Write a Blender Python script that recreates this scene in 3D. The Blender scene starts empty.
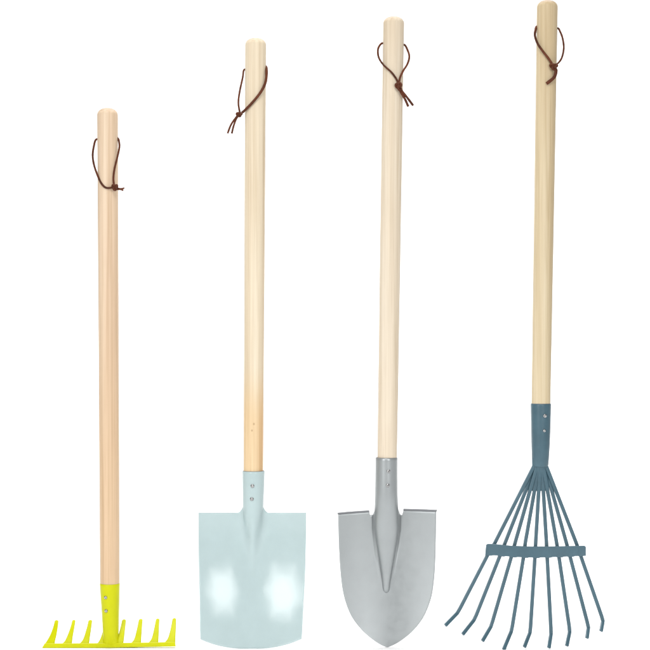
import bpy, bmesh, math, random
from mathutils import Vector, Matrix, noise
random.seed(7)
R = math.radians
sc = bpy.context.scene
col = sc.collection

# ------------------------------------------------------------------ metric frame
S = 0.0015            # metres per photo pixel on the row the tools stand in
D = 2.6               # camera distance to that row
ZC = 325 * S          # camera height


def P(px, py, y=0.0):
    """photo pixel + depth -> point in the studio (metres)"""
    k = (D + y) / D
    return Vector(((px - 325) * S * k, y, ZC + (325 - py) * S * k))


# ------------------------------------------------------------------ object helpers
def thing(name, label, cat, loc):
    o = bpy.data.objects.new(name, None)
    o.empty_display_size = 0.05
    o.location = loc
    o['label'] = label
    o['category'] = cat
    col.objects.link(o)
    return o


def base_of(o):
    b = Vector((0, 0, 0))
    while o is not None:
        b += o.location
        o = o.parent
    return b


def mesh_obj(name, verts, faces, mat, parent=None, sharp=38):
    b = base_of(parent) if parent else Vector((0, 0, 0))
    me = bpy.data.meshes.new(name)
    me.from_pydata([tuple(Vector(v) - b) for v in verts], [], faces)
    bm = bmesh.new()
    bm.from_mesh(me)
    bmesh.ops.remove_doubles(bm, verts=bm.verts, dist=1e-6)
    bmesh.ops.dissolve_degenerate(bm, edges=bm.edges, dist=1e-7)
    bmesh.ops.recalc_face_normals(bm, faces=bm.faces)
    bm.to_mesh(me)
    bm.free()
    me.polygons.foreach_set('use_smooth', [True] * len(me.polygons))
    me.set_sharp_from_angle(angle=R(sharp))
    me.materials.append(mat)
    o = bpy.data.objects.new(name, me)
    col.objects.link(o)
    if parent:
        o.parent = parent
    return o


def join(parts):
    V, F = [], []
    for v, f in parts:
        n = len(V)
        V += v
        F += [tuple(i + n for i in q) for q in f]
    return V, F


def loft(sections, n=48, cap0=True, cap1=True):
    """sections: (centre Vector, rx, ry) horizontal ellipses"""
    V, F = [], []
    for c, rx, ry in sections:
        for i in range(n):
            a = 2 * math.pi * i / n
            V.append(Vector((c.x + rx * math.cos(a), c.y + ry * math.sin(a), c.z)))
    for j in range(len(sections) - 1):
        for i in range(n):
            F.append((j * n + i, j * n + (i + 1) % n, (j + 1) * n + (i + 1) % n, (j + 1) * n + i))
    if cap0:
        F.append(tuple(range(n)))
    if cap1:
        F.append(tuple((len(sections) - 1) * n + i for i in range(n)))
    return V, F


def spline(pts, per=10):
    out = []
    n = len(pts)
    for i in range(n - 1):
        p0 = pts[max(i - 1, 0)]; p1 = pts[i]; p2 = pts[i + 1]; p3 = pts[min(i + 2, n - 1)]
        for k in range(per):
            t = k / per
            out.append(0.5 * ((2 * p1) + (p2 - p0) * t + (2 * p0 - 5 * p1 + 4 * p2 - p3) * t * t
                              + (3 * p1 - p0 - 3 * p2 + p3) * t ** 3))
    out.append(pts[-1])
    return out


def tube(pts, rad, n=10, flat=1.0, wob=0.0):
    """round or slightly flattened tube along a polyline"""
    V, F = [], []
    m = len(pts)
    prev = None
    for j, p in enumerate(pts):
        t = (pts[min(j + 1, m - 1)] - pts[max(j - 1, 0)]).normalized()
        if prev is None:
            a = Vector((0, 1, 0)) if abs(t.y) < 0.8 else Vector((1, 0, 0))
            prev = (a - t * a.dot(t)).normalized()
        else:
            prev = (prev - t * prev.dot(t)).normalized()
        b = t.cross(prev)
        r = rad(j / (m - 1)) if callable(rad) else rad
        if wob:
            r *= 1 + wob * noise.noise(p * 900)
        for i in range(n):
            a = 2 * math.pi * i / n
            V.append(p + prev * (r * flat * math.cos(a)) + b * (r * math.sin(a)))
    for j in range(m - 1):
        for i in range(n):
            F.append((j * n + i, j * n + (i + 1) % n, (j + 1) * n + (i + 1) % n, (j + 1) * n + i))
    F.append(tuple(range(n)))
    F.append(tuple((m - 1) * n + i for i in range(n)))
    return V, F


def lathe_about(c, axis, prof, n=24):
    """prof: (radius, height along axis)"""
    axis = axis.normalized()
    a = Vector((0, 0, 1)) if abs(axis.z) < 0.9 else Vector((1, 0, 0))
    u = (a - axis * a.dot(axis)).normalized()
    w = axis.cross(u)
    V, F = [], []
    for r, h in prof:
        for i in range(n):
            t = 2 * math.pi * i / n
            V.append(c + axis * h + u * (r * math.cos(t)) + w * (r * math.sin(t)))
    for j in range(len(prof) - 1):
        for i in range(n):
            F.append((j * n + i, j * n + (i + 1) % n, (j + 1) * n + (i + 1) % n, (j + 1) * n + i))
    F.append(tuple((len(prof) - 1) * n + i for i in range(n)))
    F.append(tuple(range(n)))
    return V, F


def strip(pts, half_w, half_t, roll=0.0):
    """flat bar of bevelled rectangular section along pts; its width lies across the view"""
    V, F = [], []
    m = len(pts)
    b = 0.28
    prof = [(-1, -1 + b), (-1 + b, -1), (1 - b, -1), (1, -1 + b), (1, 1 - b), (1 - b, 1), (-1 + b, 1), (-1, 1 - b)]
    n = len(prof)
    for j, p in enumerate(pts):
        t = (pts[min(j + 1, m - 1)] - pts[max(j - 1, 0)]).normalized()
        w = t.cross(Vector((0, 1, 0)))
        w = w.normalized()
        d = w.cross(t).normalized()
        w, d = w * math.cos(roll) + d * math.sin(roll), d * math.cos(roll) - w * math.sin(roll)
        for (pw, pt) in prof:
            V.append(p + w * (pw * half_w) + d * (pt * half_t))
    for j in range(m - 1):
        for i in range(n):
            F.append((j * n + i, j * n + (i + 1) % n, (j + 1) * n + (i + 1) % n, (j + 1) * n + i))
    F.append(tuple(range(n)))
    F.append(tuple((m - 1) * n + i for i in range(n)))
    return V, F


def interp(tab, x):
    if x <= tab[0][0]:
        return tab[0][1]
    for (a, va), (b, vb) in zip(tab, tab[1:]):
        if x <= b:
            return va + (vb - va) * (x - a) / (b - a)
    return tab[-1][1]


def sstep(a, b, x):
    t = min(max((x - a) / (b - a), 0), 1)
    return t * t * (3 - 2 * t)


# ------------------------------------------------------------------ materials
class NT:
    def __init__(self, name):
        self.m = bpy.data.materials.new(name)
        self.m.use_nodes = True
        self.t = self.m.node_tree
        self.b = self.t.nodes['Principled BSDF']

    def n(self, kind, **kw):
        x = self.t.nodes.new(kind)
        for k, v in kw.items():
            setattr(x, k, v)
        return x

    def l(self, a, b):
        self.t.links.new(a, b)

    def noise(self, scale, loc_scale=(1, 1, 1), detail=3, rough=0.55, dist=0.0):
        tc = self.n('ShaderNodeTexCoord')
        mp = self.n('ShaderNodeMapping')
        mp.inputs['Scale'].default_value = loc_scale
        mp.inputs['Location'].default_value = (random.uniform(0, 9), random.uniform(0, 9), random.uniform(0, 9))
        tx = self.n('ShaderNodeTexNoise')
        tx.inputs['Scale'].default_value = scale
        tx.inputs['Detail'].default_value = detail
        tx.inputs['Roughness'].default_value = rough
        tx.inputs['Distortion'].default_value = dist
        self.l(tc.outputs['Object'], mp.inputs['Vector'])
        self.l(mp.outputs['Vector'], tx.inputs['Vector'])
        return tx.outputs['Fac']

    def ramp(self, fac, stops):
        r = self.n('ShaderNodeValToRGB')
        e = r.color_ramp.elements
        while len(e) < len(stops):
            e.new(0.5)
        for x, (p, c) in zip(e, stops):
            x.position = p
            x.color = (*c, 1) if len(c) == 3 else c
        self.l(fac, r.inputs['Fac'])
        return r.outputs['Color']

    def mix(self, fac, a, b, mode='MIX'):
        x = self.n('ShaderNodeMix', data_type='RGBA', blend_type=mode)
        for s, v in ((x.inputs[0], fac), (x.inputs[6], a), (x.inputs[7], b)):
            if hasattr(v, 'is_linked'):
                self.l(v, s)
            elif isinstance(v, (int, float)):
                s.default_value = v
            else:
                s.default_value = (*v, 1)
        return x.outputs[2]

    def bump(self, h, strength, dist):
        b = self.n('ShaderNodeBump')
        b.inputs['Strength'].default_value = strength
        b.inputs['Distance'].default_value = dist
        self.l(h, b.inputs['Height'])
        self.l(b.outputs['Normal'], self.b.inputs['Normal'])


def srgb(r, g, b):
    f = lambda c: (c / 255 / 12.92) if c / 255 <= 0.04045 else ((c / 255 + 0.055) / 1.055) ** 2.4
    return (f(r), f(g), f(b))


def wood(name, pale, mid, dark, warm=None, warm_z=None, knots=(), streak=None, gain=(1, 1, 1)):
    """pale varnished softwood; grain runs up the stick.  warm: heartwood colour of the lower end"""
    k = NT(name)
    g = lambda c: tuple(min(0.85, a * b) for a, b in zip(c, gain))
    pale, mid, dark = g(pale), g(mid), g(dark)
    broad = k.noise(1.0, (55, 55, 1.1), 3, 0.5, 0.6)
    bands = k.noise(1.0, (190, 190, 2.0), 3, 0.6, 0.9)
    fine = k.noise(1.0, (420, 420, 7), 4, 0.65, 0.2)
    slow = k.noise(1.0, (9, 9, 3.2), 2, 0.5)
    c = k.ramp(broad, [(0.25, dark), (0.47, mid), (0.72, pale)])
    if warm:
        tc = k.n('ShaderNodeTexCoord')
        sx = k.n('ShaderNodeSeparateXYZ')
        k.l(tc.outputs['Object'], sx.inputs[0])
        ad = k.n('ShaderNodeMath', operation='MULTIPLY_ADD')
        k.l(slow, ad.inputs[0]); ad.inputs[1].default_value = 0.12; k.l(sx.outputs['Z'], ad.inputs[2])
        mr = k.n('ShaderNodeMapRange', interpolation_type='SMOOTHSTEP')
        k.l(ad.outputs[0], mr.inputs['Value'])
        mr.inputs['From Min'].default_value = warm_z[0] + 0.06
        mr.inputs['From Max'].default_value = warm_z[1] + 0.06
        mr.inputs['To Min'].default_value = 1; mr.inputs['To Max'].default_value = 0
        c = k.mix(mr.outputs['Result'], c, warm)
        if streak:
            x0, x1, colr = streak
            sr = k.n('ShaderNodeMapRange', interpolation_type='SMOOTHSTEP')
            k.l(sx.outputs['X'], sr.inputs['Value'])
            sr.inputs['From Min'].default_value = x0; sr.inputs['From Max'].default_value = x1
            mm = k.n('ShaderNodeMath', operation='MULTIPLY')
            k.l(sr.outputs['Result'], mm.inputs[0]); k.l(mr.outputs['Result'], mm.inputs[1])
            c = k.mix(mm.outputs[0], c, colr)
    fr = k.ramp(fine, [(0.3, (0.86, 0.82, 0.76)), (0.52, (1, 1, 1))])
    c = k.mix(0.55, c, fr, 'MULTIPLY')
    br = k.ramp(bands, [(0.34, (0.84, 0.79, 0.71)), (0.46, (0.97, 0.96, 0.94)), (0.60, (1.06, 1.06, 1.06))])
    c = k.mix(0.65, c, br, 'MULTIPLY')
    sr2 = k.ramp(slow, [(0.3, (0.93, 0.90, 0.87)), (0.65, (1, 1, 1))])
    c = k.mix(1.0, c, sr2, 'MULTIPLY')
    for (kx, kz, rr) in knots:
        tc = k.n('ShaderNodeTexCoord')
        mp = k.n('ShaderNodeMapping')
        mp.inputs['Location'].default_value = (-kx, 0, -kz)
        mp.inputs['Scale'].default_value = (1, 0, 0.75)
        mp.vector_type = 'POINT'
        # scale is applied before the translation, so fold it into the offset
        mp.inputs['Location'].default_value = (-kx, 0, -kz * 0.75)
        ln = k.n('ShaderNodeVectorMath', operation='LENGTH')
        k.l(tc.outputs['Object'], mp.inputs['Vector']); k.l(mp.outputs['Vector'], ln.inputs[0])
        mr = k.n('ShaderNodeMapRange', interpolation_type='SMOOTHSTEP')
        k.l(ln.outputs['Value'], mr.inputs['Value'])
        mr.inputs['From Min'].default_value = rr * 0.4; mr.inputs['From Max'].default_value = rr
        mr.inputs['To Min'].default_value = 0.5; mr.inputs['To Max'].default_value = 0
        c = k.mix(mr.outputs['Result'], c, (0.27, 0.15, 0.07))
    tc = k.n('ShaderNodeTexCoord')
    sn = k.n('ShaderNodeSeparateXYZ')
    k.l(tc.outputs['Normal'], sn.inputs[0])
    eg = k.n('ShaderNodeMapRange', interpolation_type='SMOOTHSTEP')
    k.l(sn.outputs['Z'], eg.inputs['Value'])
    eg.inputs['From Min'].default_value = 0.35; eg.inputs['From Max'].default_value = 0.95
    c = k.mix(eg.outputs['Result'], c, (0.58, 0.50, 0.41), 'MULTIPLY')   # end grain drinks more varnish
    k.l(c, k.b.inputs['Base Color'])
    k.b.inputs['Roughness'].default_value = 0.40
    k.b.inputs['Specular IOR Level'].default_value = 0.22
    k.bump(fine, 0.12, 0.0006)
    return k.m


def paint(name, colr, rough, spec=0.5, peel=0.06, coat=0.0, metallic=0.0, var=0.05, aniso=False):
    k = NT(name)
    v = k.noise(38, (1, 1, 1), 3)
    lo = tuple(c * (1 - var) for c in colr)
    hi = tuple(min(1, c * (1 + var * 0.6)) for c in colr)
    k.l(k.ramp(v, [(0.3, lo), (0.7, hi)]), k.b.inputs['Base Color'])
    rn = k.noise(90, (1, 1, 1), 4)
    rr = k.ramp(rn, [(0.3, (rough * 0.88,) * 3), (0.7, (min(1, rough * 1.12),) * 3)])
    k.l(rr, k.b.inputs['Roughness'])
    k.b.inputs['Specular IOR Level'].default_value = spec
    k.b.inputs['Coat Weight'].default_value = coat
    k.b.inputs['Coat Roughness'].default_value = 0.06
    k.b.inputs['Metallic'].default_value = metallic
    pn = k.noise(520, (1, 1, 1), 2)
    k.bump(pn, peel, 0.0006)
    return k.m


M = {}
M['white'] = None
w = NT('seamless_white_paper')
w.b.inputs['Base Color'].default_value = (0.9, 0.9, 0.9, 1)
w.b.inputs['Roughness'].default_value = 0.9
w.b.inputs['Specular IOR Level'].default_value = 0.1
pn = w.noise(300, (1, 1, 1), 2)
w.bump(pn, 0.03, 0.0005)
M['white'] = w.m

M['lime'] = paint('lime_green_paint', (0.465, 0.475, 0.0005), 0.34, 0.18)
M['aqua'] = paint('pale_aqua_gloss_paint', (0.38, 0.470, 0.475), 0.10, 0.30, peel=0.05, var=0.03)
M['silver'] = paint('silver_grey_paint', (0.31, 0.33, 0.335), 0.38, 0.5, peel=0.012, metallic=0.6, var=0.03)
M['steel_blue'] = paint('steel_blue_paint', (0.047, 0.100, 0.130), 0.36, 0.45, var=0.10)
M['rivet'] = paint('bare_steel', (0.36, 0.36, 0.36), 0.28, 0.5, metallic=1.0)
M['dark_edge'] = paint('dark_edge_grey', (0.16, 0.165, 0.175), 0.5, 0.4, metallic=0.4)  # dark grey of the step strips; also paints the gap shade at socket rims
M['leather'] = paint('brown_leather_lace', (0.095, 0.025, 0.009), 0.6, 0.2, peel=0.5, var=0.5)

# ------------------------------------------------------------------ shared tool parts


def make_handle(parent, mat, top, bottom, r_top, r_bot, hole_py, ya, dome=7, seat=None):
    """top, bottom: (px, py) on the stick's axis; radii in px; hole drilled sideways for the lace"""
    kk = (D + ya) / D
    secs = []
    (tx, ty), (bx, by) = top, bottom
    rows = []
    for i in range(13):                                    # rounded end
        a = i / 12 * math.pi / 2
        f = math.sin(a) ** 0.9
        rows.append((ty + dome * (1 - math.cos(a)), max(f, 0.03)))
    y = ty + dome
    while y < by:
        y += 9 if not seat or y < seat - 12 else 1.5
        rows.append((min(y, by), 1))
    for py, f in rows:
        t = (py - ty) / (by - ty)
        cx = tx + (bx - tx) * t
        r = (r_top + (r_bot - r_top) * t) * f * S * kk
        if seat and py > seat:
            r *= 0.88 + 0.12 * sstep(seat + 5, seat, py)      # turned down where it enters the socket
        r *= 1 + 0.010 * noise.noise(Vector((tx, py * 0.017, 3.1)))
        secs.append((P(cx, py, ya), r, r))
    V, F = loft(secs, 56)
    h = mesh_obj('handle', V, F, mat, parent, 50)
    # bore for the lace
    t = (hole_py - ty) / (by - ty)
    c = P(tx + (bx - tx) * t, hole_py, ya)
    cv, cf = lathe_about(c - Vector((0.03, 0, 0)), Vector((1, 0, 0)), [(0.0031, 0), (0.0031, 0.06)], 24)
    cut = mesh_obj('cut', cv, cf, mat, parent)
    md = h.modifiers.new('bore', 'BOOLEAN')
    md.operation = 'DIFFERENCE'; md.solver = 'EXACT'; md.object = cut
    dg = bpy.context.evaluated_depsgraph_get()
    me = bpy.data.meshes.new_from_object(h.evaluated_get(dg))
    h.modifiers.clear()
    h.data = me
    me.name = 'handle'
    me.set_sharp_from_angle(angle=R(50))
    bpy.data.objects.remove(cut)
    return h


def axis_x(top, bottom, py):
    t = (py - top[1]) / (bottom[1] - top[1])
    return top[0] + (bottom[0] - top[0]) * t


def make_socket(parent, mat, rows, ya, inner=None, lip=0.7, name='socket'):
    """rows: (py, left px, right px, depth radius px or None, y shift m). open rolled rim at the top"""
    kk = (D + ya) / D
    secs = []
    py, l, r, d, sh = rows[0]
    rx = (r - l) / 2 * S * kk
    c = P((l + r) / 2, py, ya + sh)
    # inside of the rim, then over the lip
    secs.append((c - Vector((0, 0, 0.012)), rx * 0.90, rx * 0.90))
    secs.append((c - Vector((0, 0, 0.0006)), rx * 0.905, rx * 0.905))
    secs.append((c, rx * 0.935, rx * 0.935))
    secs.append((c - Vector((0, 0, 0.0001)), rx * 0.975, rx * 0.975))
    secs.append((c - Vector((0, 0, 0.0007)), rx, rx))
    for py, l, r, d, sh in rows[1:]:
        rx = (r - l) / 2 * S * kk
        ry = rx if d is None else d * S * kk
        secs.append((P((l + r) / 2, py, ya + sh), rx, ry))
    V, F = loft(secs, 64, cap0=False, cap1=True)
    so = mesh_obj(name, V, F, mat, parent, 42)
    r0 = (rows[0][2] - rows[0][1]) / 2 * S * kk
    ring = [(c + Vector((0, 0, dz)), r0 * f, r0 * f) for dz, f in ((-0.004, 0.85), (0.0001, 0.86), (0.0004, 0.89), (0.0004, 0.94), (0.0001, 0.965), (-0.0012, 0.96))]
    V, F = loft(ring, 64, False, False)
    mesh_obj('rim', V, F, M['dark_edge'], so, 42)  # dark ring painted in as the shade between handle and socket
    return so


def make_rivet(parent, px, py, cx, r_px, ya, rad=1.9, ring=False):
    """domed rivet on the front of a round socket"""
    kk = (D + ya) / D
    dx = (px - cx)
    dy = math.sqrt(max(r_px ** 2 - dx ** 2, 0)) * S * kk
    p = P(px, py, ya)
    p.y = ya - dy
    nrm = Vector((dx * S, -dy, 0)).normalized()
    r = rad * S
    prof = [(r * 1.0, -0.0012), (r * 1.0, 0.0003), (r * 0.93, 0.0009), (r * 0.75, 0.0014), (r * 0.5, 0.0017)]
    if ring:
        prof += [(r * 0.46, 0.0012), (r * 0.2, 0.0006)]
    else:
        prof += [(r * 0.42, 0.0015), (r * 0.2, 0.0013)]
    V, F = lathe_about(p, nrm, prof, 26)
    return mesh_obj('rivet', V, F, M['rivet'], parent, 30)


def make_lace(parent, left, right, knot, ksize, tails, cx, r_px, ya, rl=1.0, rr=1.0, tail_r=1.0, ky=1.0, ang=0.0):
    """leather lace through the bore: a loop that hangs in front of the stick, knotted, with loose ends"""
    kk = (D + ya) / D
    rad = 1.2 * S

    def place(pts, w0, w1, cr):
        out = []
        m = len(pts)
        for i, (px, py) in enumerate(pts):
            w = w0 + (w1 - w0) * (i / max(m - 1, 1)) ** 0.8
            y = ya - w * (r_px * S * kk + cr * 1.3)
            ex = cx(py)
            dx = abs(px - ex)
            if i > 0 and dx < r_px + 1.2:
                lim = ya - math.sqrt(max((r_px * S * kk + cr * 1.25) ** 2 - (dx * S * kk) ** 2, 0))
                y = min(y, lim)
            out.append(P(px, py, y))
        return out
    exl = cx(left[0][1]); exr = cx(right[0][1])
    ins_l = P(exl - r_px * 0.45, left[0][1] + 1.2, ya)
    ins_r = P(exr + r_px * 0.45, right[0][1] + 1.2, ya)
    pl = [ins_l] + place(left, 0.02, ky, rad * rl)
    pr = [ins_r] + place(right, 0.02, ky, rad * rr)
    lace = join([tube(spline(pl, 9), rad * rl, 12, 0.8, 0.12), tube(spline(pr, 9), rad * rr, 12, 0.8, 0.12),
                 tube([ins_l + Vector((-0.001, 0, 0)), ins_r + Vector((0.001, 0, 0))], rad, 10)])
    lo = mesh_obj('hanging_lace', *lace, M['leather'], parent)
    kc = place([knot, knot], ky, ky, rad * 1.5)[1]
    kc.y -= rad * 0.9
    pts = []
    ca, sa = math.cos(ang), math.sin(ang)
    for i in range(97):
        t = 2 * math.pi * i / 96
        x = (math.sin(t) + 2 * math.sin(2 * t)) / 3 * ksize[0] / 2 * S
        z = (math.cos(t) - 2 * math.cos(2 * t)) / 3 * ksize[1] / 2 * S
        yy = -math.sin(3 * t) * rad * 0.9
        pts.append(kc + Vector((x * ca - z * sa, yy, x * sa + z * ca)))
    kv = join([tube(pts, rad * 1.05, 10, 1, 0.15),
               tube([kc + Vector((-ksize[0] * 0.28 * S, 0.0006, 0)), kc, kc + Vector((ksize[0] * 0.28 * S, 0.0006, 0))], rad * 1.5, 10)])
    mesh_obj('knot', *kv, M['leather'], lo)
    for tl in tails:
        tp = place(tl, ky, ky, rad)
        tp = [kc] + tp
        mesh_obj('loose_end', *tube(spline(tp, 8), rad * tail_r, 10, 0.75, 0.14), M['leather'], lo)
    return lo


# ------------------------------------------------------------------ 1  lime green rake
Y1 = 0.016
rake = thing('garden_rake', 'short lime green rake with eight upturned tines, on a wooden handle', 'rake',
             (P(109, 648, Y1).x, Y1, 0))
W1 = wood('pinkish_ash_wood', srgb(214, 186, 152), srgb(203, 171, 136), srgb(186, 148, 113), gain=(1.00, 1.12, 1.32),
          warm=(0.56, 0.405, 0.262), warm_z=(0.20, 0.62))
t1, b1 = (107.5, 108), (109.9, 592)
YH1 = Y1 + 0.004
make_handle(rake, W1, t1, b1, 10.4, 9.75, 138.6, YH1, seat=582.6)
make_socket(rake, M['lime'], [
    (583.2, 99.8, 119.9, None, 0), (586, 99.9, 119.8, None, 0), (600, 100.8, 119.5, None, 0),
    (615, 101.9, 119.1, None, 0), (628, 102.6, 118.7, 7.8, 0.001), (637, 103.0, 118.6, 7.0, 0.002),
    (640.5, 102.7, 119.2, 6.4, 0.0025), (643, 101.6, 121.2, 5.6, 0.003), (645, 100.4, 123, 5.0, 0.003), (646.8, 99.8, 123.6, 4.6, 0.003), (647.7, 100, 123.4, 4.2, 0.003)], YH1)
make_rivet(rake, 106.8, 596.2, 110.2, 9.6, YH1, 1.75)
make_rivet(rake, 107.2, 609.6, 110.4, 9.0, YH1, 1.75)
# bar: outline with its slightly lower left end, 8 mm deep
out = [(42.2, 648.2), (44.5, 643.4), (60, 643.3), (110, 643.0), (160, 642.2), (175.0, 641.8), (175.8, 646.4), (140, 647.2), (100, 648.0)]


def extrude_outline(pts, y0, y1, bev=0.0):
    n = len(pts)
    cx = sum(p[0] for p in pts) / n
    cy = sum(p[1] for p in pts) / n
    rings = [(y0, bev), (y0 + 0.0007, 0), (y1 - 0.0007, 0), (y1, bev)]
    V, F = [], []
    for y, b in rings:
        for i in range(n):
            a = Vector(pts[i - 1]); c = Vector(pts[i]); d = Vector(pts[(i + 1) % n])
            nn = ((c - a).normalized() + (d - c).normalized())
            nrm = Vector((-nn.y, nn.x)).normalized() if nn.length > 1e-6 else Vector((0, 0))
            if nrm.dot(Vector((cx, cy)) - c) < 0 and n < 12:
                nrm = -nrm
            q = c + nrm * b
            V.append(P(q.x, q.y, y))
    for j in range(3):
        for i in range(n):
            F.append((j * n + i, j * n + (i + 1) % n, (j + 1) * n + (i + 1) % n, (j + 1) * n + i))
    F.append(tuple(range(n)))
    F.append(tuple(3 * n + i for i in range(n)))
    return V, F


mesh_obj('rake_bar', *extrude_outline(out, Y1 - 0.001, Y1 + 0.006, 0.4), M['lime'], rake)
# each tine: left edge (root -> tip) and right edge (root -> tip); leans back from the bar
TIN = [
    ([(42.4, 647.4), (44.6, 644.6), (47.8, 640), (51, 634), (53.6, 627), (55.0, 621.2)], [(54.6, 644.4), (55.0, 641), (56.2, 636), (57.3, 630), (58.0, 625), (58.4, 621)]),
    ([(61.5, 644.4), (64.9, 641.4), (67.2, 637), (69.6, 631), (71.4, 625.5), (72.5, 621)], [(71.8, 644.4), (72.1, 641), (72.8, 636), (73.9, 630), (74.8, 625), (75.4, 620.8)]),
    ([(79.0, 644.4), (82.4, 641), (84.4, 637), (86.4, 630.5), (87.8, 625.5), (88.8, 621)], [(88.8, 644.4), (89.3, 641), (90, 636), (90.9, 630), (91.6, 625), (92.1, 620.8)]),
    ([(96.6, 644.4), (99.5, 641), (101.4, 637), (103.4, 630.5), (104.8, 625.5), (105.6, 621)], [(105.8, 644.4), (106.3, 641), (107, 636), (107.9, 630), (108.6, 625), (109.0, 620.8)]),
    ([(113.8, 644.0), (116.6, 641), (118.3, 637), (120.2, 630), (121.5, 625), (122.4, 620.5)], [(123.0, 644.0), (123.6, 641), (124.2, 636), (124.9, 630), (125.5, 625), (125.9, 620.2)]),
    ([(130.8, 643.6), (133.8, 640.5), (135.5, 636.5), (137.2, 629.5), (138.3, 624.5), (139.2, 620)], [(141.0, 643.4), (141.1, 640), (141.4, 635), (141.8, 629), (142.2, 624), (142.6, 619.8)]),
    ([(148.2, 643.2), (151.2, 640), (152.8, 636), (154.4, 629.3), (155.4, 624.3), (156.3, 619.7)], [(158.2, 643.2), (158.4, 639.5), (158.6, 635), (158.9, 629), (159.1, 624), (159.4, 619.4)]),
    ([(164.6, 642.8), (167.6, 639.4), (169.3, 635.4), (171, 629), (172, 624), (172.8, 619.3)], [(175.2, 645.2), (175.3, 639), (175.5, 635), (175.8, 629), (176, 624), (176.1, 619)]),
]
for L, Rr in TIN:
    V, F = [], []
    n = len(L)
    LL = spline([Vector((*p, 0)) for p in L], 4)
    RR = spline([Vector((*p, 0)) for p in Rr], 4)
    rows = [(a - Vector((0.45, 0, 0)), b + Vector((0.1, 0, 0))) for a, b in zip(LL, RR)]
    # rounded tip
    a, b = rows[-1]
    rows.append((a.lerp(b, 0.16) + Vector((0, -0.7, 0)), a.lerp(b, 0.84) + Vector((0, -0.7, 0))))
    rows.append((a.lerp(b, 0.34) + Vector((0, -1.05, 0)), a.lerp(b, 0.66) + Vector((0, -1.05, 0))))
    prof = [(0.0, 0.35), (0.12, 0.0), (0.88, 0.0), (1.0, 0.35), (1.0, 0.75), (0.88, 1.0), (0.12, 1.0), (0.0, 0.75)]
    for a, b in rows:
        hgt = max(0.0, (645.5 - (a.y + b.y) / 2)) / 25
        y = Y1 + 0.0005 + 0.018 * hgt ** 1.15
        th = 0.0046 - 0.0016 * hgt
        for f, d in prof:
            q = a.lerp(b, f)
            V.append(P(q.x, q.y, y + th * d))
    m = 8
    for j in range(len(rows) - 1):
        for i in range(m):
            F.append((j * m + i, j * m + (i + 1) % m, (j + 1) * m + (i + 1) % m, (j + 1) * m + i))
    F.append(tuple(range(m)))
    F.append(tuple((len(rows) - 1) * m + i for i in range(m)))
    mesh_obj('tine', V, F, M['lime'], rake, 40)
make_lace(rake, [(96.3, 139.4), (93.8, 146.5), (92.7, 155.8), (94.3, 166), (98.4, 177.5), (102, 184.3), (106.4, 187.8), (113, 187.4)],
          [(117.6, 138.2), (119.2, 142.5), (119.3, 148), (117.3, 157.5), (114.5, 169), (113.4, 179), (114.4, 186.4)],
          (115, 187.2), (5.2, 5.6), [[(118.5, 188.4), (121.5, 188.7), (124.4, 188.0)], [(117, 189.2), (120.5, 189.4), (123.4, 190.4)]],
          lambda py: axis_x(t1, b1, py), 10.3, YH1, 0.9, 0.92, 0.72)

# ------------------------------------------------------------------ 2  pale aqua square spade
YB = 0.043                                                 # depth of the blade's flat upper part
spade = thing('square_spade', 'glossy pale aqua square-bladed spade with straight shoulders and wooden handle', 'spade', (P(252, 648, 0.016).x, 0.016, 0))
bx2 = spade.location.x
W2 = wood('pale_pine_wood', srgb(213, 194, 163), srgb(204, 183, 150), srgb(190, 164, 130), gain=(1.06, 1.17, 1.37),
          warm=(0.66, 0.505, 0.315), warm_z=(0.335, 0.43),
          knots=[(P(254.2, 423.5, YB).x - bx2, P(254, 423.5, YB).z, 0.0019), (P(252.3, 430, YB).x - bx2, P(252, 430, YB).z, 0.0017)],
          streak=(P(256.5, 440, YB).x - bx2, P(262, 440, YB).x - bx2, (0.58, 0.39, 0.21)))
t2, b2 = (255.7, 38), (253.2, 486)
YH2 = YB + 0.002
make_handle(spade, W2, t2, b2, 10.6, 9.95, 68.4, YH2)
make_socket(spade, M['aqua'], [
    (470.9, 242.3, 265.0, None, 0), (473, 242.3, 264.9, None, 0), (485, 242.4, 264.6, None, 0), (500, 242.6, 263.9, None, 0),
    (510, 242.8, 263.4, 10.1, 0.000), (518, 243.2, 262.7, 9.5, 0.001), (530, 244.6, 261.0, 8.0, 0.0035), (545, 247, 258.5, 5, 0.007), (552, 249, 256, 3, 0.010)], YH2)
make_rivet(spade, 252.9, 485, 253.5, 11.0, YH2, 1.95)
make_rivet(spade, 252.3, 498, 253.2, 10.6, YH2, 1.95)


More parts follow.
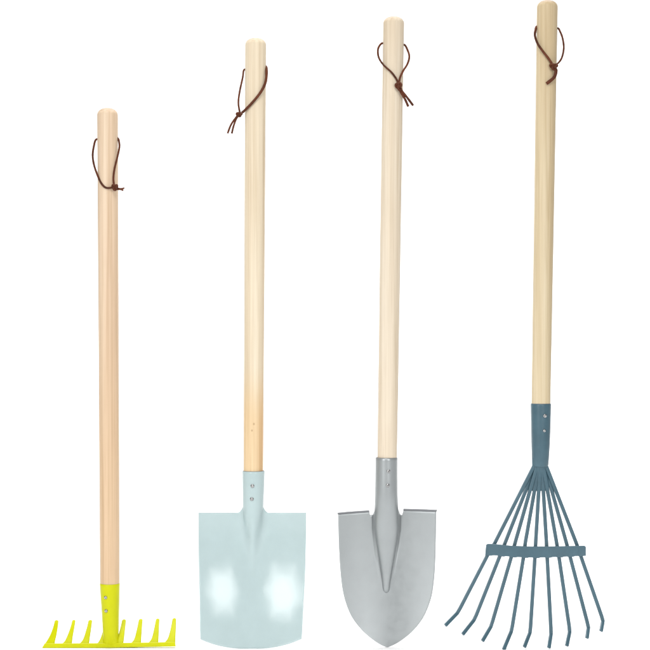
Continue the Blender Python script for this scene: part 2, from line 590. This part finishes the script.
def blade_surface(front_fn, left_fn, right_fn, top_fn, bot_fn, us, vs, thick, edge):
    """solid sheet: front grid, back grid and a rounded rim; rows run between a top and a bottom edge"""
    nu, nv = len(us), len(vs)
    V, F = [], []
    for side in (0, 1):
        for j, v in enumerate(vs):
            for i, u in enumerate(us):
                py = top_fn(u) + (bot_fn(u) - top_fn(u)) * v
                l, r = left_fn(v, u), right_fn(v, u)
                px = (l + r) / 2 + u * (r - l) / 2
                y = front_fn(px, py, u, v)
                rim = (i in (0, nu - 1)) or (j in (0, nv - 1))
                if side == 0:
                    y += edge if rim else 0
                else:
                    y += thick - (edge * 0.8 if rim else 0)
                V.append(P(px, py, y))
    N = nu * nv
    idx = lambda s, j, i: s * N + j * nu + i
    for s in (0, 1):
        for j in range(nv - 1):
            for i in range(nu - 1):
                F.append((idx(s, j, i), idx(s, j, i + 1), idx(s, j + 1, i + 1), idx(s, j + 1, i)))
    for i in range(nu - 1):
        for j in (0, nv - 1):
            F.append((idx(0, j, i), idx(0, j, i + 1), idx(1, j, i + 1), idx(1, j, i)))
    for j in range(nv - 1):
        for i in (0, nu - 1):
            F.append((idx(0, j, i), idx(0, j + 1, i), idx(1, j + 1, i), idx(1, j, i)))
    return V, F


us = sorted(set([-1, -0.977, 0.977, 1] + [i / 60 * 0.97 for i in range(-60, 61)]))
vs = sorted(set([0, 0.008, 0.992, 1] + [0.012 + i / 110 * 0.976 for i in range(111)]))
C2 = lambda py: 253.2 - (py - 505) * 0.011


def front2(px, py, u, v):
    c = 252.2
    uu = (px - c) / 53.0
    y = YB + 0.004 - 0.0795 * (0.104 * (math.sqrt(uu * uu + 0.0324) - 0.18) + 0.121 * uu * uu)
    q = max(0.0, (py - 512)) * S
    bend = -0.055 * q + 1.15 * q * q
    y -= bend
    y += 0.00013 * noise.noise(Vector((px * 0.055, py * 0.05, 4.2))) + 0.00002 * noise.noise(Vector((px * 0.16, py * 0.15, 1.7)))
    # the socket runs out into the blade as a soft ridge
    rr = interp([(500, 10.2), (515, 9.9), (530, 8.8), (545, 7.0), (560, 5.0), (580, 3)], py)
    amp = interp([(500, 0.85), (512, 0.95), (522, 0.98), (535, 0.86), (548, 0.55), (560, 0.26), (575, 0.08), (595, 0)], py)
    d = abs(px - C2(py)) / rr
    circ = math.sqrt(1 - d * d) if d < 0.86 else 0.51 * math.exp(-(d - 0.86) * 3.6)
    soft = math.exp(-(d / 0.85) ** 2)
    prof = circ + (soft - circ) * sstep(510, 540, py)
    base_front = YH2 - rr * S           # where the socket's front stands
    y += (min(base_front - y, 0.0)) * amp * prof if base_front < y else 0
    return y


def top2(u):
    d = abs(252.2 + u * 53.9 - 253.1)
    f = 512.4
    if d < 15.2:
        f -= 5.5 * min(1.0, (15.2 - d) / 4.8) ** 2
    return f


L2 = lambda v, u: interp([(0, 198.2), (0.2, 198.3), (0.5, 198.9), (0.8, 199.6), (1, 200.2)], v)
R2 = lambda v, u: interp([(0, 306.2), (0.2, 306.1), (0.4, 305.6), (0.6, 304.7), (0.8, 303.3), (1, 301.8)], v)
B2 = lambda u: 648.7 - 9.6 * abs(u + 0.01) ** 2.5
mesh_obj('blade', *blade_surface(front2, L2, R2, top2, B2, us, vs, 0.0024, 0.0011), M['aqua'], spade, 60)
make_lace(spade, [(244.3, 69.6), (242.6, 78), (239.6, 92), (238.4, 103), (239.8, 112.5)],
          [(265.6, 66.6), (266.6, 73.0), (265.2, 83.4), (259.6, 93.8), (251, 104), (244.4, 110.6), (240.6, 113.6)],
          (239.2, 114.6), (5.4, 3.6), [[(236.2, 117.2), (231, 124.8), (227.6, 133.4)], [(236.0, 119.4), (233.4, 126.6), (231.8, 133.6)]],
          lambda py: axis_x(t2, b2, py), 10.6, YH2, 0.85, 1.3, 0.85, ky=0.8)

# ------------------------------------------------------------------ 3  silver round point shovel
Y3 = 0.030
shovel = thing('pointed_shovel', 'silver grey round-point shovel with long raised socket tongue and wooden handle', 'shovel', (P(387.5, 647, 0.018).x, 0.018, 0))
W3 = wood('cream_pine_wood', srgb(212, 195, 166), srgb(205, 186, 155), srgb(192, 170, 136), gain=(1.00, 1.08, 1.27))
t3, b3 = (393.75, 16.5), (386.9, 475)
YH3 = Y3 - 0.003
make_handle(shovel, W3, t3, b3, 10.6, 9.9, 43.6, YH3)
make_socket(shovel, M['silver'], [
    (457.6, 375.3, 397.7, None, 0), (460, 375.3, 397.6, None, 0), (475, 375.2, 397.5, None, 0), (492, 375.0, 397.7, None, 0),
    (504, 374.6, 398.2, 10.8, 0.001), (516, 374.2, 398.8, 10.0, 0.003), (528, 374.1, 399.0, 9.0, 0.005), (538, 375.4, 398.0, 8.3, 0.0062),
    (550, 377.3, 396.1, 7.6, 0.007), (562, 379.1, 394.1, 6.8, 0.0075), (574, 380.9, 392.0, 5.8, 0.0075), (583, 382.0, 390.4, 4.9, 0.0075),
    (588, 382.3, 390.0, 4.3, 0.0075), (591.0, 382.9, 389.4, 3.5, 0.0078), (592.6, 383.9, 388.4, 2.5, 0.0084), (593.4, 385.4, 387.0, 1.5, 0.0092)], YH3)
make_rivet(shovel, 388.0, 470.3, 386.4, 11.1, YH3, 1.9, True)
make_rivet(shovel, 387.4, 484.3, 386.3, 11.1, YH3, 1.9, True)
LT = [(513.4, 338.0), (540, 338.6), (564, 339.8), (580, 341.2), (591.5, 342.9), (602, 345.6), (613, 349.8), (622, 355.2), (631.5, 363.3), (638, 370.6), (643, 377.6), (646, 383.2), (647.2, 387.2)]
RT = [(510.4, 436.4), (540, 436.0), (567, 435.2), (582, 434.0), (594.6, 432.2), (605, 429.2), (616, 424.4), (625, 418.4), (633, 411), (639, 403.6), (643.2, 397.2), (646, 391.4), (647.2, 387.8)]


def smooth_tab(tab):
    pts = spline([Vector((a, b, 0)) for a, b in tab], 6)
    return [(p.x, p.y) for p in pts]


LT, RT = smooth_tab(LT), smooth_tab(RT)


def top3(u):
    px = 387.2 + u * 49.2
    if px < 369.2:
        return 513.2 - (px - 338) / 31 * 2.5 + 0.8
    if px > 403.2:
        return 509.4 + (px - 403) / 33.4 * 1.2 + 0.8
    if px < 387:
        return interp([(369.2, 511.6), (370.0, 515.0), (372.8, 514.6), (374.2, 511), (375, 508)], px)
    return interp([(398, 508), (399, 511), (400.4, 514.6), (402.4, 514.8), (403.2, 510.2)], px)


def blade3():
    us3 = sorted(set([-1, -0.985, 0.985, 1] + [i / 70 * 0.97 for i in range(-70, 71)]))
    n = 110
    vs3 = sorted(set([0, 0.006] + [1 - (1 - i / n) ** 1.9 for i in range(n)] + [0.99985]))
    nu, nv = len(us3), len(vs3)
    V, F = [], []
    th, edge = 0.0021, 0.0006
    for side in (0, 1):
        for j, v in enumerate(vs3):
            for i, u in enumerate(us3):
                tp = top3(u)
                py0 = 513.4 + (647.2 - 513.4) * v
                l, r = interp(LT, py0), interp(RT, py0)
                px = (l + r) / 2 + u * (r - l) / 2
                py = tp + (647.2 - tp) * v
                uu = (px - 387.2) / 49.0
                y = Y3 + 0.0075 - 0.0125 * abs(uu) ** 1.8 - 0.016 * ((py - 510) / 137) ** 2 
                y += 0.0007 * math.exp(-((abs(px - 386.4) - interp([(510, 12.9), (530, 12.9), (550, 10.4), (574, 6.6), (592, 3.5)], py)) / 1.3) ** 2) * sstep(588, 545, py)
                rim = (i in (0, nu - 1)) or (j in (0, nv - 1))
                y += (edge if rim else 0) if side == 0 else (th - (edge if rim else 0))
                V.append(P(px, py, y))
    N = nu * nv
    idx = lambda s, j, i: s * N + j * nu + i
    for s in (0, 1):
        for j in range(nv - 1):
            for i in range(nu - 1):
                F.append((idx(s, j, i), idx(s, j, i + 1), idx(s, j + 1, i + 1), idx(s, j + 1, i)))
    for i in range(nu - 1):
        for j in (0, nv - 1):
            F.append((idx(0, j, i), idx(0, j, i + 1), idx(1, j, i + 1), idx(1, j, i)))
    for j in range(nv - 1):
        for i in (0, nu - 1):
            F.append((idx(0, j, i), idx(0, j + 1, i), idx(1, j + 1, i), idx(1, j, i)))
    return V, F


mesh_obj('blade', *blade3(), M['silver'], shovel, 60)
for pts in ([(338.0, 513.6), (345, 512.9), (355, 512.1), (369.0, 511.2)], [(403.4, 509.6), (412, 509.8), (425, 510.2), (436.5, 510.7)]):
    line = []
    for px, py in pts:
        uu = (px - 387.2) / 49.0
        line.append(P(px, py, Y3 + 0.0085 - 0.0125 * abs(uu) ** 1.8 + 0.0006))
    mesh_obj('foot_step', *strip(spline(line, 5), 0.0015, 0.0030), M['dark_edge'], shovel)  # strip in a darker grey than the blade
make_lace(shovel, [(382.6, 43.2), (379.6, 45.6), (377.9, 50.2), (378.8, 57.6), (383.5, 65), (391.4, 72.3), (396.4, 79.0), (398.0, 83)],
          [(404.2, 44.7), (407.6, 50.2), (409.3, 56.7), (407.4, 64), (402.9, 71.4), (400, 77.9), (399.2, 83)],
          (398.8, 86.4), (6.0, 8.6), [[(401, 92.2), (404.9, 99), (408.3, 106.6)], [(402.2, 91.4), (407.2, 97.6), (413.2, 105.6)]],
          lambda py: axis_x(t3, b3, py), 10.6, YH3, 0.92, 0.92, 1.05, ang=0.35)

# ------------------------------------------------------------------ 4  steel blue leaf rake
Y4 = 0.022
leaf = thing('leaf_rake', 'steel blue fan leaf rake with nine thin hooked tines and the tallest wooden handle', 'leaf rake', (P(503.7, 649.8, 0).x, 0, 0))
W4 = wood('yellowish_pine_wood', srgb(207, 188, 150), srgb(197, 176, 136), srgb(182, 158, 116), gain=(0.95, 1.01, 1.17))
t4, b4 = (547.4, 0.2), (540.6, 425)
YH4 = Y4
make_handle(leaf, W4, t4, b4, 10.5, 9.4, 27.4, YH4)
make_socket(leaf, M['steel_blue'], [
    (403.6, 530.7, 551.0, None, 0), (405.5, 530.7, 551.0, None, 0), (425, 531.0, 550.6, None, 0), (445, 531.4, 549.8, None, 0),
    (458, 531.8, 549.0, 8.0, 0), (464.5, 532.0, 548.5, 7.2, 0), (466.3, 532.6, 547.9, 6.6, 0), (466.6, 534, 546.5, 5, 0)], YH4)
make_rivet(leaf, 543.7, 415.4, 540.8, 10.0, YH4, 1.95, True)
make_rivet(leaf, 543.1, 430.2, 540.6, 9.6, YH4, 1.55)
ROOT = [533.9, 535.4, 537.0, 538.8, 540.2, 541.8, 543.2, 544.8, 546.2]
TOPB = [494.8, 505.0, 515.0, 525.2, 535.6, 546.4, 556.6, 566.4, 576.2]
LOWB = [487.6, 500.2, 511.8, 523.8, 535.0, 547.0, 558.6, 569.6, 580.4]
BEND = [(458.0, 612.3), (474.6, 619.2), (491.2, 626.0), (511.6, 630.5), (530.2, 631.8), (551.1, 633.0), (569.8, 630.8), (588.4, 626.8), (603.0, 620.3)]
TIP = [(445.4, 625.4), (462.7, 634.3), (482.5, 640.9), (503.7, 649.4), (524.4, 646.9), (548.9, 647.5), (566.8, 645.7), (587.0, 637.8), (601.1, 630.8)]
for i in range(9):
    e = (i - 4) / 4
    bow = 0.008 * e * e                                    # the fan is bowed back towards its edges
    lay = -0.0032 if i % 2 == 0 else 0.0008
    pts = [P(ROOT[i], 458, YH4 + lay), P(ROOT[i], 466, YH4 + lay)]
    for f in (0.2, 0.4, 0.6, 0.8):
        pts.append(P(ROOT[i] + (TOPB[i] - ROOT[i]) * f, 466 + (543 - 466) * f, YH4 + lay * (1 - f) + bow * f))
    pts.append(P(TOPB[i], 543, YH4 + bow))
    pts.append(P(LOWB[i], 555, YH4 + bow))
    bx, by = BEND[i]
    tx, ty = TIP[i]
    for f in (0.35, 0.7, 0.93):
        pts.append(P(LOWB[i] + (bx - LOWB[i]) * f, 555 + (by - 555) * f, YH4 + bow))
    # the tip turns towards the viewer; the lowest one meets the floor
    yb, yt = YH4 + bow - 0.001, YH4 + bow - 0.020 + (0.0015 if i != 3 else 0)
    pts.append(P(bx + (tx - bx) * 0.06, by + (ty - by) * 0.06, yb))
    for f in (0.25, 0.6, 1.0):
        pts.append(P(bx + (tx - bx) * f, by + (ty - by) * f, yb + (yt - yb) * f))
    mesh_obj('tine', *strip(pts, 1.82 * S, 1.15 * S, R(10)), M['steel_blue'], leaf, 30)
# weld where the tines gather below the socket
V, F = loft([(P(540.3, 464, YH4), 6.6 * S, 4.2 * S), (P(540.3, 470, YH4), 7.0 * S, 3.2 * S), (P(540.2, 478, YH4), 8.2 * S, 1.9 * S), (P(540.2, 487, YH4), 9.0 * S, 1.0 * S), (P(540.2, 491, YH4), 8.2 * S, 0.4 * S)], 40)
mesh_obj('weld', V, F, M['steel_blue'], leaf)
# cross bar, bowed with the fan; small tabs along its lower edge fold round each tine
V, F = [], []
xs = [485.9 + i * (585.9 - 485.9) / 160 for i in range(161)]
prof_n = 6
for i, x in enumerate(xs):
    t = (x - 485.9) / 100
    e = (x - 540) / 46
    top = interp([(0, 543.6), (0.1, 544.0), (0.25, 545.6), (0.45, 546.4), (0.7, 546.2), (1, 545.6)], t)
    bot = interp([(0, 555.4), (0.1, 555.8), (0.3, 557.4), (0.5, 558.0), (0.75, 557.2), (1, 555.9)], t)
    if t < 0.015 or t > 0.985:                              # clipped corners
        c = (0.015 - t) / 0.015 if t < 0.5 else (t - 0.985) / 0.015
        top += 1.3 * c
    near = min(abs(x - (lo + 1.4)) for lo in LOWB)
    bot += 0.55 * (0.5 - sstep(2.2, 4.2, near)) if 0.03 < t < 0.97 else 0
    y0 = YH4 + 0.008 * e * e - 0.0075
    y1 = y0 + 0.0048
    for (py, y) in ((top, y0 + 0.0008), (top + 0.6, y0), (bot - 0.6, y0), (bot, y0 + 0.0008), (bot, y1), (top, y1)):
        V.append(P(x + (0.9 * (546 - py) / 10 if t < 0.02 else 0), py, y))
for i in range(len(xs) - 1):
    for k in range(prof_n):
        F.append((i * prof_n + k, i * prof_n + (k + 1) % prof_n, (i + 1) * prof_n + (k + 1) % prof_n, (i + 1) * prof_n + k))
F.append(tuple(range(prof_n)))
F.append(tuple((len(xs) - 1) * prof_n + k for k in range(prof_n)))
mesh_obj('cross_bar', V, F, M['steel_blue'], leaf)
make_lace(leaf, [(536.8, 26.8), (535.4, 30.7), (535, 36.1), (537.7, 43.8), (543, 51.5), (548.4, 58.4), (551.8, 63.4)],
          [(557.7, 28.2), (560.3, 32), (562.6, 38.4), (563.8, 47.6), (562.2, 56.6), (559.2, 62.0), (555.4, 65)],
          (553.6, 66.6), (7.2, 5.8), [[(556.0, 70.6), (554.0, 77.4), (546.6, 83.6)]],
          lambda py: axis_x(t4, b4, py), 10.5, YH4, 1.15, 0.85, 1.4)

# ------------------------------------------------------------------ seamless white paper sweep
V, F = [], []
prof = [(-1.5, 0), (-0.5, 0), (0.9, 0)]
for i in range(1, 17):
    a = i / 16 * math.pi / 2
    prof.append((0.9 + 0.9 * math.sin(a), 0.9 - 0.9 * math.cos(a)))
prof += [(1.8, 2.0), (1.8, 3.2)]
for (y, z) in prof:
    V += [Vector((-2.3, y, z)), Vector((2.3, y, z))]
for j in range(len(prof) - 1):
    F.append((2 * j, 2 * j + 1, 2 * j + 3, 2 * j + 2))
bd = mesh_obj('backdrop', V, F, M['white'], None, 60)
bd['kind'] = 'structure'

# ------------------------------------------------------------------ studio light
wd = bpy.data.worlds.new('World')
sc.world = wd
wd.use_nodes = True
wd.node_tree.nodes['Background'].inputs['Color'].default_value = (1, 1, 1, 1)
wd.node_tree.nodes['Background'].inputs['Strength'].default_value = 0.35


def area(name, loc, target, size, radiance, shape='DISK', size_y=None, spread=180):
    l = bpy.data.lights.new(name, 'AREA')
    l.shape = shape
    l.size = size
    A = math.pi * size * size / 4
    if size_y:
        l.size_y = size_y
        A = size * size_y if shape == 'RECTANGLE' else math.pi * size * size_y / 4
    l.energy = radiance * math.pi * A
    l.spread = R(spread)
    o = bpy.data.objects.new(name, l)
    o.location = loc
    o.rotation_euler = (Vector(target) - Vector(loc)).to_track_quat('-Z', 'Y').to_euler()
    col.objects.link(o)
    return o


def hexbox(name, loc, target, side, radiance):
    """six-sided softbox: three crossed rectangles, brighter towards the middle"""
    for i in range(3):
        o = area(name, loc, target, side, radiance, 'RECTANGLE', side * math.sqrt(3))
        o.rotation_euler = (o.rotation_euler.to_matrix() @ Matrix.Rotation(R(60) * i, 3, 'Z')).to_euler()
        o.location = Vector(loc) + (Vector(target) - Vector(loc)).normalized() * 0.01 * i


hexbox('softbox_key', (-1.62, -2.8, 1.00), (0, 0, 0.35), 0.62, 4.5)
hexbox('softbox_fill', (1.15, -2.9, 0.98), (0, 0, 0.35), 0.56, 4.0)
area('added_front_fill', (-0.25, -2.2, 2.5), (0, 0, 0.45), 1.2, 8.5)  # unseen lamp added for general brightness, high enough to miss the blade's reflections
area('added_overhead_fill', (0, 0.9, 2.6), (0, 0.9, 0), 2.6, 3.0, 'RECTANGLE', 2.0, 120)  # unseen lamp added to brighten the paper floor and wash out contact shadows

# ------------------------------------------------------------------ camera and render
cd = bpy.data.cameras.new('camera')
cd.sensor_width = 36
cd.lens = 36 * D / (650 * S)
cd.clip_end = 50
cam = bpy.data.objects.new('camera', cd)
cam.location = (0, -D, ZC)
cam.rotation_euler = (R(90), 0, 0)
col.objects.link(cam)
sc.camera = cam
sc.render.engine = 'CYCLES'
sc.cycles.use_denoising = True
sc.view_settings.view_transform = 'Standard'
sc.view_settings.look = 'None'
sc.view_settings.exposure = 0.22
sc.view_settings.gamma = 1.0
sc.render.film_transparent = False
